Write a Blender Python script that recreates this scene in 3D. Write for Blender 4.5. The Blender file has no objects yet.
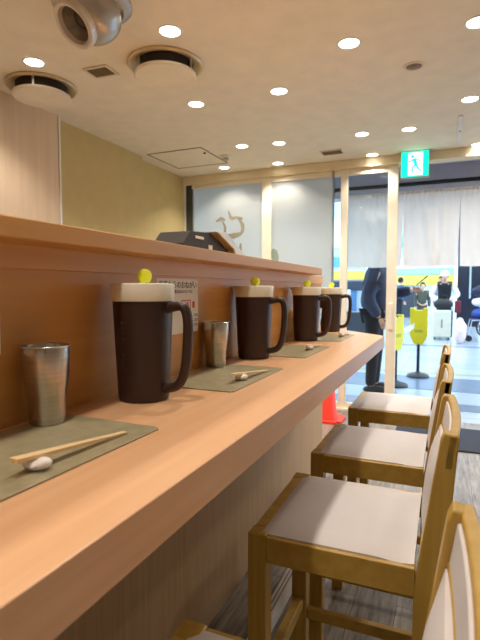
import bpy, bmesh, math, random
from mathutils import Vector, Matrix
random.seed(7)
PI = math.pi
sc = bpy.context.scene
COL = sc.collection

# ------------------------------------------------------------ camera, world, exposure
yaw, pitch = math.radians(23.49), math.radians(3.577)
fwd = Vector((-math.sin(yaw)*math.cos(pitch), math.cos(yaw)*math.cos(pitch), -math.sin(pitch)))
cd = bpy.data.cameras.new('camera'); cam = bpy.data.objects.new('camera', cd); COL.objects.link(cam)
cam.location = (0, 0, 1.17); cam.rotation_euler = fwd.to_track_quat('-Z', 'Y').to_euler()
cd.sensor_fit = 'HORIZONTAL'; cd.sensor_width = 36; cd.lens = 36; cd.clip_start = 0.02; cd.clip_end = 200
cd.dof.use_dof = True; cd.dof.focus_distance = 1.15; cd.dof.aperture_fstop = 11.0
sc.camera = cam
w = bpy.data.worlds.new('world'); sc.world = w; w.use_nodes = True
bg = w.node_tree.nodes['Background']; bg.inputs[0].default_value = (0.66, 0.83, 1.0, 1); bg.inputs[1].default_value = 3.6
sc.view_settings.view_transform = 'Standard'; sc.view_settings.look = 'None'
sc.view_settings.gamma = 1; sc.view_settings.use_curve_mapping = False
sc.view_settings.exposure = 0.0
LAMP_W = 33.0
LAMP_COL = (1.0, 0.93, 0.83)

# ------------------------------------------------------------ materials
def lin(c): return tuple(((v/255)/12.92 if v/255 <= .04045 else ((v/255+.055)/1.055)**2.4) for v in c)
MATS = {}
def mat(name, c, rough=.5, metal=0, spec=.5, emit=0, bump=0, bscale=200, var=0, vscale=(8, 8, 8), c2=None, sheen=0):
    if name in MATS: return MATS[name]
    m = bpy.data.materials.new(name); m.use_nodes = True; nt = m.node_tree; b = nt.nodes['Principled BSDF']
    col = (*lin(c), 1)
    b.inputs['Base Color'].default_value = col; b.inputs['Roughness'].default_value = rough
    b.inputs['Metallic'].default_value = metal; b.inputs['Specular IOR Level'].default_value = spec
    if sheen: b.inputs['Sheen Weight'].default_value = sheen
    tc = nt.nodes.new('ShaderNodeTexCoord')
    # every surface gets a slight procedural variation
    mp = nt.nodes.new('ShaderNodeMapping'); mp.inputs['Scale'].default_value = vscale
    nz = nt.nodes.new('ShaderNodeTexNoise'); nz.inputs['Scale'].default_value = 1.0; nz.inputs['Detail'].default_value = 5
    nt.links.new(tc.outputs['Object'], mp.inputs[0]); nt.links.new(mp.outputs[0], nz.inputs['Vector'])
    rp = nt.nodes.new('ShaderNodeValToRGB'); rp.color_ramp.elements[0].position = .3; rp.color_ramp.elements[1].position = .7
    v = var if var else .04
    d = [x*(1-v) for x in col[:3]]
    e = [*lin(c2)] if c2 else [min(1, x*(1+v)) for x in col[:3]]
    if c2: d = list(col[:3])
    rp.color_ramp.elements[0].color = (*d, 1); rp.color_ramp.elements[1].color = (*e, 1)
    nt.links.new(nz.outputs['Fac'], rp.inputs[0]); nt.links.new(rp.outputs[0], b.inputs['Base Color'])
    if emit:
        b.inputs['Emission Color'].default_value = col; b.inputs['Emission Strength'].default_value = emit
    if bump:
        n2 = nt.nodes.new('ShaderNodeTexNoise'); n2.inputs['Scale'].default_value = bscale; n2.inputs['Detail'].default_value = 3
        nt.links.new(tc.outputs['Object'], n2.inputs['Vector'])
        bp = nt.nodes.new('ShaderNodeBump'); bp.inputs['Strength'].default_value = bump; bp.inputs['Distance'].default_value = .001
        nt.links.new(n2.outputs['Fac'], bp.inputs['Height']); nt.links.new(bp.outputs[0], b.inputs['Normal'])
    MATS[name] = m
    return m
def wood(name, c1, c2, scale, rough=.35, spec=.4):
    return mat(name, c1, rough, spec=spec, c2=c2, vscale=scale)
M_counter = wood('counter_wood', (212, 163, 119), (222, 174, 132), (55, 2.2, 55), .33)
M_fascia = wood('fascia_wood', (200, 140, 98), (211, 153, 110), (55, 2.2, 55), .45)
M_part = wood('partition_wood', (200, 144, 76), (213, 157, 88), (50, 1.6, 50), .42)
M_under = wood('under_wood', (182, 148, 108), (196, 162, 122), (90, 90, 3), .5)
M_chair = wood('oak', (172, 136, 60), (190, 155, 78), (30, 30, 30), .38)
M_chair_leg = wood('oak_upright', (168, 132, 56), (188, 153, 76), (70, 70, 4), .38)
M_seat = mat('seat_vinyl', (208, 200, 197), .5, bump=.12, bscale=300)
M_ceil = mat('ceiling_paint', (240, 230, 210), .9)
M_beige = mat('beam_paint', (234, 220, 188), .7)
M_frame = mat('frame_paint', (240, 230, 210), .5)
M_olive = mat('olive_plaster', (206, 184, 128), .9)
M_pink = wood('pale_wood_panel', (224, 196, 164), (232, 206, 176), (30, 30, 1.5), .6)
M_white = mat('white_plastic', (235, 232, 226), .4)
M_chrome = mat('satin_metal', (200, 198, 195), .3, metal=1)
M_black = mat('black_plastic', (18, 18, 20), .4)
M_dark = mat('dark_cavity', (40, 34, 28), .8)

def floor_mat():
    m = bpy.data.materials.new('wood_look_floor'); m.use_nodes = True; nt = m.node_tree; b = nt.nodes['Principled BSDF']
    tc = nt.nodes.new('ShaderNodeTexCoord'); mp = nt.nodes.new('ShaderNodeMapping'); mp.inputs['Rotation'].default_value = (0, 0, PI/2)
    br = nt.nodes.new('ShaderNodeTexBrick'); br.inputs['Scale'].default_value = 1
    br.inputs['Brick Width'].default_value = .9; br.inputs['Row Height'].default_value = .15; br.inputs['Mortar Size'].default_value = .0015
    br.inputs['Color1'].default_value = (*lin((160, 148, 134)), 1); br.inputs['Color2'].default_value = (*lin((138, 126, 112)), 1)
    br.inputs['Mortar'].default_value = (*lin((80, 70, 62)), 1)
    nt.links.new(tc.outputs['Object'], mp.inputs[0]); nt.links.new(mp.outputs[0], br.inputs['Vector'])
    m2 = nt.nodes.new('ShaderNodeMapping'); m2.inputs['Scale'].default_value = (45, 4, 10)
    nz = nt.nodes.new('ShaderNodeTexNoise'); nz.inputs['Scale'].default_value = 1; nz.inputs['Detail'].default_value = 8; nz.inputs['Roughness'].default_value = .7
    nt.links.new(tc.outputs['Object'], m2.inputs[0]); nt.links.new(m2.outputs[0], nz.inputs['Vector'])
    rp = nt.nodes.new('ShaderNodeValToRGB'); rp.color_ramp.elements[0].position = .35; rp.color_ramp.elements[1].position = .62
    rp.color_ramp.elements[0].color = (.34, .32, .31, 1); rp.color_ramp.elements[1].color = (1.05, 1.05, 1.05, 1)
    nt.links.new(nz.outputs['Fac'], rp.inputs[0])
    mx = nt.nodes.new('ShaderNodeMix'); mx.data_type = 'RGBA'; mx.blend_type = 'MULTIPLY'; mx.inputs[0].default_value = 1
    nt.links.new(br.outputs['Color'], mx.inputs[6]); nt.links.new(rp.outputs[0], mx.inputs[7])
    nt.links.new(mx.outputs[2], b.inputs['Base Color']); b.inputs['Roughness'].default_value = .4
    return m
def tile_mat():
    m = bpy.data.materials.new('concourse_tile'); m.use_nodes = True; nt = m.node_tree; b = nt.nodes['Principled BSDF']
    tc = nt.nodes.new('ShaderNodeTexCoord')
    br = nt.nodes.new('ShaderNodeTexBrick'); br.offset = 0; br.inputs['Scale'].default_value = 1
    br.inputs['Brick Width'].default_value = .6; br.inputs['Row Height'].default_value = .6; br.inputs['Mortar Size'].default_value = .006
    br.inputs['Color1'].default_value = (*lin((176, 186, 196)), 1); br.inputs['Color2'].default_value = (*lin((166, 178, 190)), 1)
    br.inputs['Mortar'].default_value = (*lin((140, 150, 160)), 1)
    nt.links.new(tc.outputs['Object'], br.inputs['Vector']); nt.links.new(br.outputs[0], b.inputs['Base Color'])
    b.inputs['Roughness'].default_value = .22
    return m
def glass_mat(name, frost=0.0):
    m = bpy.data.materials.new(name); m.use_nodes = True; nt = m.node_tree
    for n in list(nt.nodes): nt.nodes.remove(n)
    out = nt.nodes.new('ShaderNodeOutputMaterial'); fr = nt.nodes.new('ShaderNodeFresnel'); fr.inputs[0].default_value = 1.35
    gl = nt.nodes.new('ShaderNodeBsdfGlossy'); gl.inputs['Roughness'].default_value = 0.03
    tr = nt.nodes.new('ShaderNodeBsdfTransparent'); tr.inputs[0].default_value = (.93, .96, .97, 1)
    base = tr
    if frost:
        t2 = nt.nodes.new('ShaderNodeBsdfTranslucent'); t2.inputs[0].default_value = (.86, .85, .78, 1)
        df = nt.nodes.new('ShaderNodeBsdfDiffuse'); df.inputs[0].default_value = (.80, .80, .76, 1)
        ma = nt.nodes.new('ShaderNodeMixShader'); ma.inputs[0].default_value = .30
        nt.links.new(t2.outputs[0], ma.inputs[1]); nt.links.new(df.outputs[0], ma.inputs[2])
        mb = nt.nodes.new('ShaderNodeMixShader'); mb.inputs[0].default_value = frost
        # faint vertical ribbing of the film
        nt.links.new(tr.outputs[0], mb.inputs[1]); nt.links.new(ma.outputs[0], mb.inputs[2]); base = mb
    mx = nt.nodes.new('ShaderNodeMixShader')
    nt.links.new(fr.outputs[0], mx.inputs[0]); nt.links.new(base.outputs[0], mx.inputs[1]); nt.links.new(gl.outputs[0], mx.inputs[2])
    nt.links.new(mx.outputs[0], out.inputs[0])
    return m
def cloth_mat(name, c, t=.35):
    m = bpy.data.materials.new(name); m.use_nodes = True; nt = m.node_tree
    for n in list(nt.nodes): nt.nodes.remove(n)
    out = nt.nodes.new('ShaderNodeOutputMaterial')
    tc = nt.nodes.new('ShaderNodeTexCoord'); nz = nt.nodes.new('ShaderNodeTexNoise'); nz.inputs['Scale'].default_value = 9
    rp = nt.nodes.new('ShaderNodeValToRGB'); a = lin(c)
    rp.color_ramp.elements[0].color = (*[x*.92 for x in a], 1); rp.color_ramp.elements[1].color = (*a, 1)
    nt.links.new(tc.outputs['Object'], nz.inputs['Vector']); nt.links.new(nz.outputs[0], rp.inputs[0])
    df = nt.nodes.new('ShaderNodeBsdfDiffuse'); tl = nt.nodes.new('ShaderNodeBsdfTranslucent'); mx = nt.nodes.new('ShaderNodeMixShader')
    mx.inputs[0].default_value = t
    for s in (df, tl): nt.links.new(rp.outputs[0], s.inputs[0])
    nt.links.new(df.outputs[0], mx.inputs[1]); nt.links.new(tl.outputs[0], mx.inputs[2]); nt.links.new(mx.outputs[0], out.inputs[0])
    return m
M_floor = floor_mat(); M_tile = tile_mat(); M_glass = glass_mat('clear_glass'); M_frost = glass_mat('frosted_glass', .90)
M_noren = cloth_mat('noren_cotton', (252, 240, 228), .5)

# ------------------------------------------------------------ mesh helpers
def obj(name, bm, m, parent=None, smooth=False, bevel=0, seg=2, subsurf=0, angle=40):
    bmesh.ops.recalc_face_normals(bm, faces=bm.faces[:])
    me = bpy.data.meshes.new(name); bm.to_mesh(me); bm.free()
    for x in (m if isinstance(m, (list, tuple)) else [m]): me.materials.append(x)
    if smooth:
        for p in me.polygons: p.use_smooth = True
        if hasattr(me, 'set_sharp_from_angle'): me.set_sharp_from_angle(angle=math.radians(angle))
    o = bpy.data.objects.new(name, me); COL.objects.link(o)
    if parent: o.parent = parent
    if bevel:
        b = o.modifiers.new('bevel', 'BEVEL'); b.width = bevel; b.segments = seg; b.limit_method = 'ANGLE'
        b.harden_normals = False
    if subsurf:
        s = o.modifiers.new('sub', 'SUBSURF'); s.levels = subsurf; s.render_levels = subsurf
    return o
def tag(o, label, cat, group=None):
    o['label'] = label; o['category'] = cat
    if group: o['group'] = group
    return o
def thing(name, label, cat, loc=(0, 0, 0), rz=0, group=None):
    o = bpy.data.objects.new(name, None); o.empty_display_size = .05; COL.objects.link(o)
    o.location = loc; o.rotation_euler = (0, 0, rz)
    return tag(o, label, cat, group)
def struct(name, bm, m, **k):
    par = k.get('parent'); o = obj(name, bm, m, **k)
    if not par: o['kind'] = 'structure'
    return o
def box(bm, x0, x1, y0, y1, z0, z1, M=None):
    vs = [bm.verts.new((x, y, z)) for x in (x0, x1) for y in (y0, y1) for z in (z0, z1)]
    for f in ((0, 1, 3, 2), (4, 6, 7, 5), (0, 4, 5, 1), (2, 3, 7, 6), (0, 2, 6, 4), (1, 5, 7, 3)): bm.faces.new([vs[i] for i in f])
    if M is not None: bmesh.ops.transform(bm, matrix=M, verts=vs)
    return bm
def B(*a, **k): return box(bmesh.new(), *a, **k)
def prism(bm, pts, z0, z1):          # horizontal polygon extruded in z
    a = [bm.verts.new((x, y, z0)) for x, y in pts]; b = [bm.verts.new((x, y, z1)) for x, y in pts]
    bm.faces.new(a[::-1]); bm.faces.new(b); n = len(pts)
    for i in range(n): bm.faces.new((a[i], a[(i+1) % n], b[(i+1) % n], b[i]))
    return bm
def extr(bm, pts, axis, a0, a1):     # polygon in the plane normal to axis ('x' or 'y'), extruded along it
    def p(u, v, a): return (a, u, v) if axis == 'x' else (u, a, v)
    a = [bm.verts.new(p(u, v, a0)) for u, v in pts]; b = [bm.verts.new(p(u, v, a1)) for u, v in pts]
    bm.faces.new(a[::-1]); bm.faces.new(b); n = len(pts)
    for i in range(n): bm.faces.new((a[i], a[(i+1) % n], b[(i+1) % n], b[i]))
    return bm
def lathe(bm, prof, seg=48, M=None, cap0=True, cap1=True):
    rings = []; new = []
    for r, z in prof:
        if r <= 1e-6: rings.append([bm.verts.new((0, 0, z))])
        else: rings.append([bm.verts.new((r*math.cos(2*PI*i/seg), r*math.sin(2*PI*i/seg), z)) for i in range(seg)])
        new += rings[-1]
    for a, b in zip(rings, rings[1:]):
        for i in range(seg):
            j = (i+1) % seg
            if len(a) == 1 and len(b) == 1: continue
            if len(a) == 1: bm.faces.new((a[0], b[i], b[j]))
            elif len(b) == 1: bm.faces.new((a[i], a[j], b[0]))
            else: bm.faces.new((a[i], a[j], b[j], b[i]))
    if cap0 and len(rings[0]) > 1: bm.faces.new(rings[0][::-1])
    if cap1 and len(rings[-1]) > 1: bm.faces.new(rings[-1])
    if M is not None: bmesh.ops.transform(bm, matrix=M, verts=new)
    return bm
def tube(bm, pts, r, seg=12, flat=1.0):
    pts = [Vector(p) for p in pts]; n = len(pts); rr = r if isinstance(r, (list, tuple)) else [r]*n
    rings = []; up = None
    for i, p in enumerate(pts):
        t = (pts[min(i+1, n-1)] - pts[max(i-1, 0)]).normalized()
        if up is None: up = Vector((0, 1, 0)) if abs(t.y) < .9 else Vector((1, 0, 0))
        a = (up - t*up.dot(t)).normalized(); b = t.cross(a); up = a
        rings.append([bm.verts.new(p + (a*math.cos(2*PI*k/seg)*flat + b*math.sin(2*PI*k/seg))*rr[i]) for k in range(seg)])
    for a, b in zip(rings, rings[1:]):
        for k in range(seg): bm.faces.new((a[k], a[(k+1) % seg], b[(k+1) % seg], b[k]))
    bm.faces.new(rings[0][::-1]); bm.faces.new(rings[-1])
    return bm
def smooth_path(pts, n=6):
    P = [Vector(p) for p in pts]; out = []
    for i in range(len(P)-1):
        p0, p1, p2, p3 = P[max(i-1, 0)], P[i], P[i+1], P[min(i+2, len(P)-1)]
        for k in range(n):
            t = k/n
            out.append(.5*((2*p1)+(p2-p0)*t+(2*p0-5*p1+4*p2-p3)*t*t+(3*p1-p0-3*p2+p3)*t**3))
    out.append(P[-1]); return out
def disc(bm, r, z0, z1, seg=32, M=None): return lathe(bm, [(r, z0), (r, z1)], seg, M)
def ball(bm, c, r, sx=1, sy=1, sz=1, seg=16):
    M = Matrix.Translation(c) @ Matrix.Diagonal((sx, sy, sz, 1))
    bmesh.ops.create_uvsphere(bm, u_segments=seg, v_segments=max(8, seg*2//3), radius=r, matrix=M); return bm
def dup(root, loc=None, rz=None, label=None, group=None):
    r = root.copy(); COL.objects.link(r)
    if loc is not None: r.location = loc
    if rz is not None: r.rotation_euler = (0, 0, rz)
    if label: r['label'] = label
    if group: r['group'] = group
    def rec(a, b):
        for ch in list(a.children):
            c = ch.copy(); COL.objects.link(c); c.parent = b
            rec(ch, c)
    rec(root, r)
    return r
def text_bm(body, size, M, bm, extrude=0.0002):
    cu = bpy.data.curves.new('t', 'FONT'); cu.body = body; cu.size = size; cu.extrude = extrude; cu.align_x = 'CENTER'; cu.align_y = 'CENTER'
    cu.resolution_u = 2
    o = bpy.data.objects.new('t', cu); COL.objects.link(o)
    dg = bpy.context.evaluated_depsgraph_get(); me = bpy.data.meshes.new_from_object(o.evaluated_get(dg))
    me.transform(M); bm.from_mesh(me); bpy.data.meshes.remove(me); bpy.data.objects.remove(o)
    return bm

# ------------------------------------------------------------ the room
CZ = 2.39; FY = 4.65
struct('floor', B(-2.9, 1.9, -2.3, 4.62, -.06, 0), M_floor)
struct('ceiling', B(-2.95, 1.95, -2.3, 4.74, CZ, CZ+.08), M_ceil)
struct('wall_left', extr(bmesh.new(), [(-.0, 0)], 'x', 0, 0) if False else B(-2.95, -2.60, 2.67, 3.74, 0, CZ), M_olive)
struct('wall_left', B(-2.95, -2.68, 3.74, 4.62, 0, CZ), M_olive)
struct('wall_left', B(-2.95, -2.545, -2.3, 2.65, 0, CZ), M_pink)
struct('trim_1', B(-2.95, -2.54, 2.652, 2.668, 0, CZ), M_white)
M_plain = mat('plain_wall', (240, 235, 226), .8)
struct('wall_right', B(1.9, 1.98, -2.3, 4.74, 0, CZ), M_plain)
struct('wall_back', B(-2.95, 1.98, -2.38, -2.3, 0, CZ), M_plain)

# ---- shop front: header beam, posts, glass
struct('trim_2', B(-2.95, 1.98, FY-.04, FY+.10, 2.31, CZ), M_beige, bevel=.004)
def window(name, x0, x1, z0, z1, gm, rail_top, rail_bot, stiles):
    r = bpy.data.objects.new(name, None); COL.objects.link(r); r['kind'] = 'structure'; r.location = ((x0+x1)/2, FY, 0)
    def w_(bm, nm, m, **k):
        bmesh.ops.translate(bm, vec=(-(x0+x1)/2, -FY, 0), verts=bm.verts[:]); return obj(nm, bm, m, r, **k)
    w_(B(x0-.01, x1+.01, FY+.017, FY+.023, z0, z1), 'glass_pane', gm)
    w_(B(x0-.01, x1+.01, FY, FY+.04, z1, rail_top), 'top_rail', M_frame, bevel=.003)
    w_(B(x0-.01, x1+.01, FY, FY+.04, rail_bot, z0), 'bottom_rail', M_frame, bevel=.003)
    for a, b in stiles: w_(B(a, b, FY-.005, FY+.045, rail_bot, rail_top), 'stile', M_frame, bevel=.003)
    return r, w_
W1, w1 = window('window_1', -2.585, -1.776, .075, 2.265, M_frost, 2.31, .02, [(-2.72, -2.675)])
W2, w2 = window('window_2', -1.676, -1.045, .075, 2.255, M_frost, 2.31, .02, [(-1.776, -1.676)])
W3, w3 = window('window_3', -1.045, -.536, .075, 2.255, M_glass, 2.31, .02, [(-.972, -.905), (-.536, -.448)])
w1(B(-2.675, -2.585, FY+.02, FY+.03, .02, 2.31), 'gap_strip', mat('gap_dark', (70, 74, 72), .5))  # flat dark strip put in place of the dark gap beside the post
struct('trim_3', B(-2.95, -.448, FY-.03, FY+.06, 0, .02), M_frame)      # sill track
w3(B(-.51, -.475, FY-.018, FY-.005, .80, 1.05), 'door_pull', M_frame, bevel=.004)
# brush-lettered decals on the frosted glass
M_decal = mat('decal_grey', (150, 142, 122), .6)
M_decal2 = mat('decal_green', (140, 158, 140), .6)
def strokes(wf, name, strs, m):
    bm = bmesh.new()
    for pts, rad in strs:
        pp = smooth_path([(x, FY+.0155, z) for x, z in pts], 6); n = len(pp); L = []; R = []
        for i, p in enumerate(pp):
            t = (pp[min(i+1, n-1)]-pp[max(i-1, 0)]).normalized(); nn = Vector((-t.z, 0, t.x))
            k = i/(n-1)*(len(rad)-1); a = rad[int(k)]; b = rad[min(int(k)+1, len(rad)-1)]; rr = a+(b-a)*(k-int(k))
            L.append(bm.verts.new(p+nn*rr)); R.append(bm.verts.new(p-nn*rr))
        for i in range(n-1): bm.faces.new((L[i], L[i+1], R[i+1], R[i]))
    g = bmesh.ops.extrude_face_region(bm, geom=bm.faces[:])
    bmesh.ops.translate(bm, vec=(0, -.0008, 0), verts=[v for v in g['geom'] if isinstance(v, bmesh.types.BMVert)])
    return wf(bm, name, m)
strokes(w1, 'brush_lettering', [
    ([(-2.31, 1.90), (-2.25, 1.925), (-2.20, 1.91)], [.006, .022, .008]),
    ([(-2.16, 2.01), (-2.13, 1.93), (-2.06, 1.93), (-2.0, 1.91)], [.006, .02, .012, .02]),
    ([(-2.23, 1.90), (-2.20, 1.83), (-2.21, 1.76), (-2.24, 1.70)], [.008, .014, .012, .006]),
    ([(-2.05, 1.92), (-2.0, 1.85), (-2.01, 1.77), (-2.10, 1.74), (-2.20, 1.73), (-2.27, 1.70)], [.008, .02, .016, .03, .026, .006]),
    ([(-2.28, 1.64), (-2.22, 1.62), (-2.16, 1.57)], [.012, .032, .012]),
    ([(-2.02, 1.66), (-2.03, 1.55), (-2.06, 1.45), (-2.05, 1.40), (-2.09, 1.37)], [.008, .024, .022, .028, .006]),
    ([(-1.90, 1.355), (-1.84, 1.40), (-1.76, 1.36)], [.03, .06, .03])], M_decal)
strokes(w2, 'brush_lettering', [
    ([(-1.68, 1.56), (-1.655, 1.545), (-1.63, 1.49), (-1.65, 1.43), (-1.60, 1.39), (-1.57, 1.36)], [.03, .045, .03, .035, .03, .02])], M_decal2)

# ---- partition behind the counter with its ledge
struct('wall_partition', prism(bmesh.new(), [(-.648, -1.9), (-.648, 2.62), (-.80, 2.78), (-.80, -1.9)], .893, 1.243), M_part)
struct('trim_4', prism(bmesh.new(), [(-.636, -1.9), (-.636, 2.60), (-.648, 2.615), (-.648, -1.9)], 1.205, 1.243), M_part)
lg = obj('ledge', prism(bmesh.new(), [(-.56, -1.9), (-.56, 2.275), (-.84, 2.56), (-1.02, 2.56), (-1.02, -1.9)], 1.243, 1.273), M_part, bevel=.002)
tag(lg, 'long orange-brown wooden ledge capping the partition above the counter', 'ledge')

# ---- counter
ct = thing('counter', 'long peach wood dining counter with thick front edge', 'counter', (-.28, 0, 0))
def cpts(dx=0): return [(-.280-dx, -1.6), (-.280-dx, 2.385), (-.54, 2.67), (-.645, 2.80), (-.6472, 2.62), (-.6472, -1.6)]
def loc(pts): return [(x+.28, y) for x, y in pts]
obj('countertop', prism(bmesh.new(), loc(cpts()), .893, .95), M_counter, ct, bevel=.0015)
obj('support_rail', B(-.11, -.06, -1.6, 2.35, .870, .893), M_under, ct)
struct('wall_counter_base', prism(bmesh.new(), [(-.742, -1.6), (-.742, 3.06), (-.798, 3.06), (-.798, -1.6)], 0, .892), M_under)

# ------------------------------------------------------------ place settings
M_mat = mat('olive_mat', (166, 155, 124), .30, c2=(146, 136, 106), vscale=(40, 40, 40), bump=.35, bscale=420)
M_steel = mat('brushed_steel', (176, 170, 162), .27, metal=1, c2=(196, 190, 182), vscale=(4, 4, 160))
M_pit = mat('pitcher_brown', (56, 38, 32), .42, spec=.4)
M_lid = mat('pitcher_cream', (242, 236, 216), .42)
M_knob = mat('knob_yellow', (240, 244, 60), .3)
M_cer = mat('ceramic_white', (238, 232, 226), .22)
M_stick = wood('bamboo', (228, 196, 142), (238, 208, 158), (120, 6, 120), .5)
Z0 = .9504
# placemat
def placemat(yc, label):
    bm = B(-.105, .105, -.172, .172, 0, .0024)
    o = obj('placemat', bm, M_mat, bevel=.001); o.location = (-.523, yc, Z0)
    return tag(o, label, 'placemat', 'placemats along the counter')
bmx = B(-.105, .105, -.172, .172, 0, .0024)
bmesh.ops.bevel(bmx, geom=[e for e in bmx.edges if abs(e.verts[0].co.z-e.verts[1].co.z) > .001], offset=.006, segments=3, affect='EDGES')
pm = obj('placemat', bmx, M_mat, bevel=.0008); pm.location = (-.523, .468, Z0)
pmz = Z0+.0024
tag(pm, 'olive grey placemat nearest the camera, under the foreground tumbler', 'placemat', 'placemats along the counter')
for y, l in ((1.097, 'olive grey placemat under the second tumbler, right of the largest pitcher'), (1.66, 'olive grey placemat beside the third pitcher from the camera'), (2.20, 'small looking olive placemat at the far end of the counter')):
    dup(pm, (-.523, y, Z0), 0, l)
pm.rotation_euler = (0, 0, math.radians(-1.5))

# tumbler
def make_cup():
    t = thing('tumbler', 'brushed steel tumbler on the placemat nearest the camera', 'cup', (-.601, .588, pmz), 0, 'steel tumblers on the counter')
    pr = [(0, 0), (.027, 0), (.0285, .002), (.0288, .012), (.0292, .030), (.0308, .048), (.0338, .068), (.0360, .086), (.0371, .108), (.0378, .130), (.0372, .1315),
          (.0366, .130), (.036, .108), (.0345, .086), (.0295, .048), (.0275, .03), (.026, .010), (0, .009)]
    obj('cup_body', lathe(bmesh.new(), pr, 56), M_steel, t, smooth=True)
    bm = bmesh.new(); bmesh.ops.create_circle(bm, segments=4, radius=.001) if False else None
    M = None
    tor = bmesh.new()
    pts = [(.0375*math.cos(a), .0375*math.sin(a)) for a in [2*PI*i/48 for i in range(48)]]
    lathe(tor, [(.0371, .1300), (.0377, .1296), (.0383, .1303), (.0383, .1318), (.0377, .1325), (.0371, .1318), (.0371, .1300)], 56, cap0=False, cap1=False)
    obj('rim', tor, M_chrome, t, smooth=True)
    t.scale = (1, 1, .965)
    return t
cup = make_cup()
dup(cup, (-.606, 1.222, pmz), 0, 'steel tumbler between the largest pitcher and the second pitcher')
dup(cup, (-.608, 2.135, Z0), .5, 'steel tumbler almost wholly hidden behind the third pitcher')
dup(cup, (-.612, 2.33, pmz), 1., 'steel tumbler between the third pitcher and the farthest pitcher, mostly hidden')

# pitcher
def make_pitcher():
    t = thing('water_pitcher', 'dark brown pitcher closest to the camera, the largest in view, with cream lid', 'pitcher', (-.563, .807, Z0), 0, 'brown water pitchers on the counter')
    bm = bmesh.new()
    pr = [(0, .002), (.044, .002), (.045, 0), (.0485, .001), (.0505, .006), (.0515, .02), (.0535, .06), (.0562, .12), (.0585, .17), (.0595, .1965), (.057, .1975), (0, .1975)]
    lathe(bm, pr, 64)
    # two embossed vertical runs of small marks on the flank
    for z in (.158, .148, .137, .127, .096, .086, .075, .066):
        a = math.radians(-96); r = .0515+(z/.1965)*.0105
        Mx = Matrix.Translation((r*math.cos(a), r*math.sin(a), z)) @ Matrix.Rotation(a, 4, 'Z') @ Matrix.Rotation(PI/2, 4, 'Y')
        lathe(bm, [(.0035, 0), (.0038, .0008), (.0028, .0008), (.0024, .0002)], 12, Mx, cap0=False, cap1=False)
    obj('pitcher_body', bm, M_pit, t, smooth=True)
    ld = bmesh.new()
    lathe(ld, [(.058, .1978), (.0612, .1978), (.0620, .200), (.0632, .2285), (.0622, .2315), (.057, .2325), (.055, .2312), (0, .2318)], 64)
    # pouring lip
    vs0 = len(ld.verts)
    pts = [(-.058, -.020), (-.0705, -.009), (-.0745, 0), (-.0705, .009), (-.058, .020)]
    prism(ld, pts, .2205, .2312)
    lid = obj('lid', ld, M_lid, t, smooth=True)
    kb = bmesh.new()
    Mk = Matrix.Translation((.004, 0, .2465)) @ Matrix.Rotation(math.radians(20), 4, 'Z') @ Matrix.Rotation(PI/2, 4, 'X')
    lathe(kb, [(0, -.003), (.0115, -.003), (.0145, -.0022), (.0152, 0), (.0145, .0022), (.0115, .003), (0, .003)], 32, Mk)
    box(kb, -.006, .006, -.003, .003, -.002, .006, Matrix.Translation((.004, 0, .232)))
    obj('knob', kb, M_knob, lid, smooth=True)
    h = bmesh.new()
    path = smooth_path([(.052, 0, .181), (.072, 0, .187), (.090, 0, .188), (.099, 0, .178), (.103, 0, .155), (.102, 0, .115), (.098, 0, .075), (.090, 0, .048), (.076, 0, .031), (.048, 0, .024)], 5)
    tube(h, path, [.0095]*len(path), 14, 1.15)
    obj('handle', h, M_pit, t, smooth=True)
    return t
pit = make_pitcher()
dup(pit, (-.577, 1.44, Z0), 0.03, 'dark brown cream-lidded pitcher, second from the camera, right of the second tumbler')
dup(pit, (-.568, 2.03, Z0), -.04, 'dark brown cream-lidded pitcher, third from the camera, overlapping the farthest one')
dup(pit, (-.576, 2.535, Z0), .05, 'farthest dark brown pitcher, at the end of the counter by the glass')

# chopstick rests and chopsticks
rb = bmesh.new()
ball(rb, (0, 0, .0085), .0085, 1.4, 2.15, 1.0, 20)
for v in rb.verts:
    if v.co.z < .0006: v.co.z = 0
    v.co.z -= .0035*math.exp(-(v.co.y/.006)**2) if v.co.z > .008 else 0
rest = obj('chopstick_rest', rb, M_cer, smooth=True, angle=180)
rest.location = (-.452, .424, pmz); rest.rotation_euler = (0, 0, -1.16)
tag(rest, 'white ceramic chopstick rest on the placemat nearest the camera', 'chopstick rest', 'chopstick rests on the placemats')
def make_sticks():
    t = thing('chopsticks', 'pair of pale wooden chopsticks on the nearest white rest', 'chopsticks', (-.4555, .437, pmz), 0, 'chopstick pairs on the rests')
    for s in (-1, 1):
        bm = bmesh.new()
        a = [bm.verts.new((s*.0036+dx, -.042, z)) for dx, z in ((-.0034, .0165), (.0034, .0165), (.0034, .0225), (-.0034, .0225))]
        b = [bm.verts.new((s*.0026+dx, 150*.001, z)) for dx, z in ((-.0018, .0004), (.0018, .0004), (.0018, .0036), (-.0018, .0036))]
        bm.faces.new(a); bm.faces.new(b)
        for i in range(4): bm.faces.new((a[i], a[(i+1) % 4], b[(i+1) % 4], b[i]))
        obj('chopstick', bm, M_stick, t, bevel=.0007)
    return t
st = make_sticks(); st.rotation_euler = (0, 0, -.07)
for (x, y, a), l1, l2 in (((-.456, 1.052, -.10), 'white chopstick rest on the second placemat, in front of the second tumbler', 'pair of wooden chopsticks on the second placemat'),
                     ((-.462, 1.69, -.05), 'white chopstick rest on the third placemat', 'pair of wooden chopsticks on the third placemat'),
                     ((-.455, 2.225, -.05), 'tiny white chopstick rest on the farthest placemat', 'pair of wooden chopsticks on the farthest placemat')):
    dup(rest, (x, y, pmz), -1.16, l1); dup(st, (x, y, pmz), a, l2)

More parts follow.
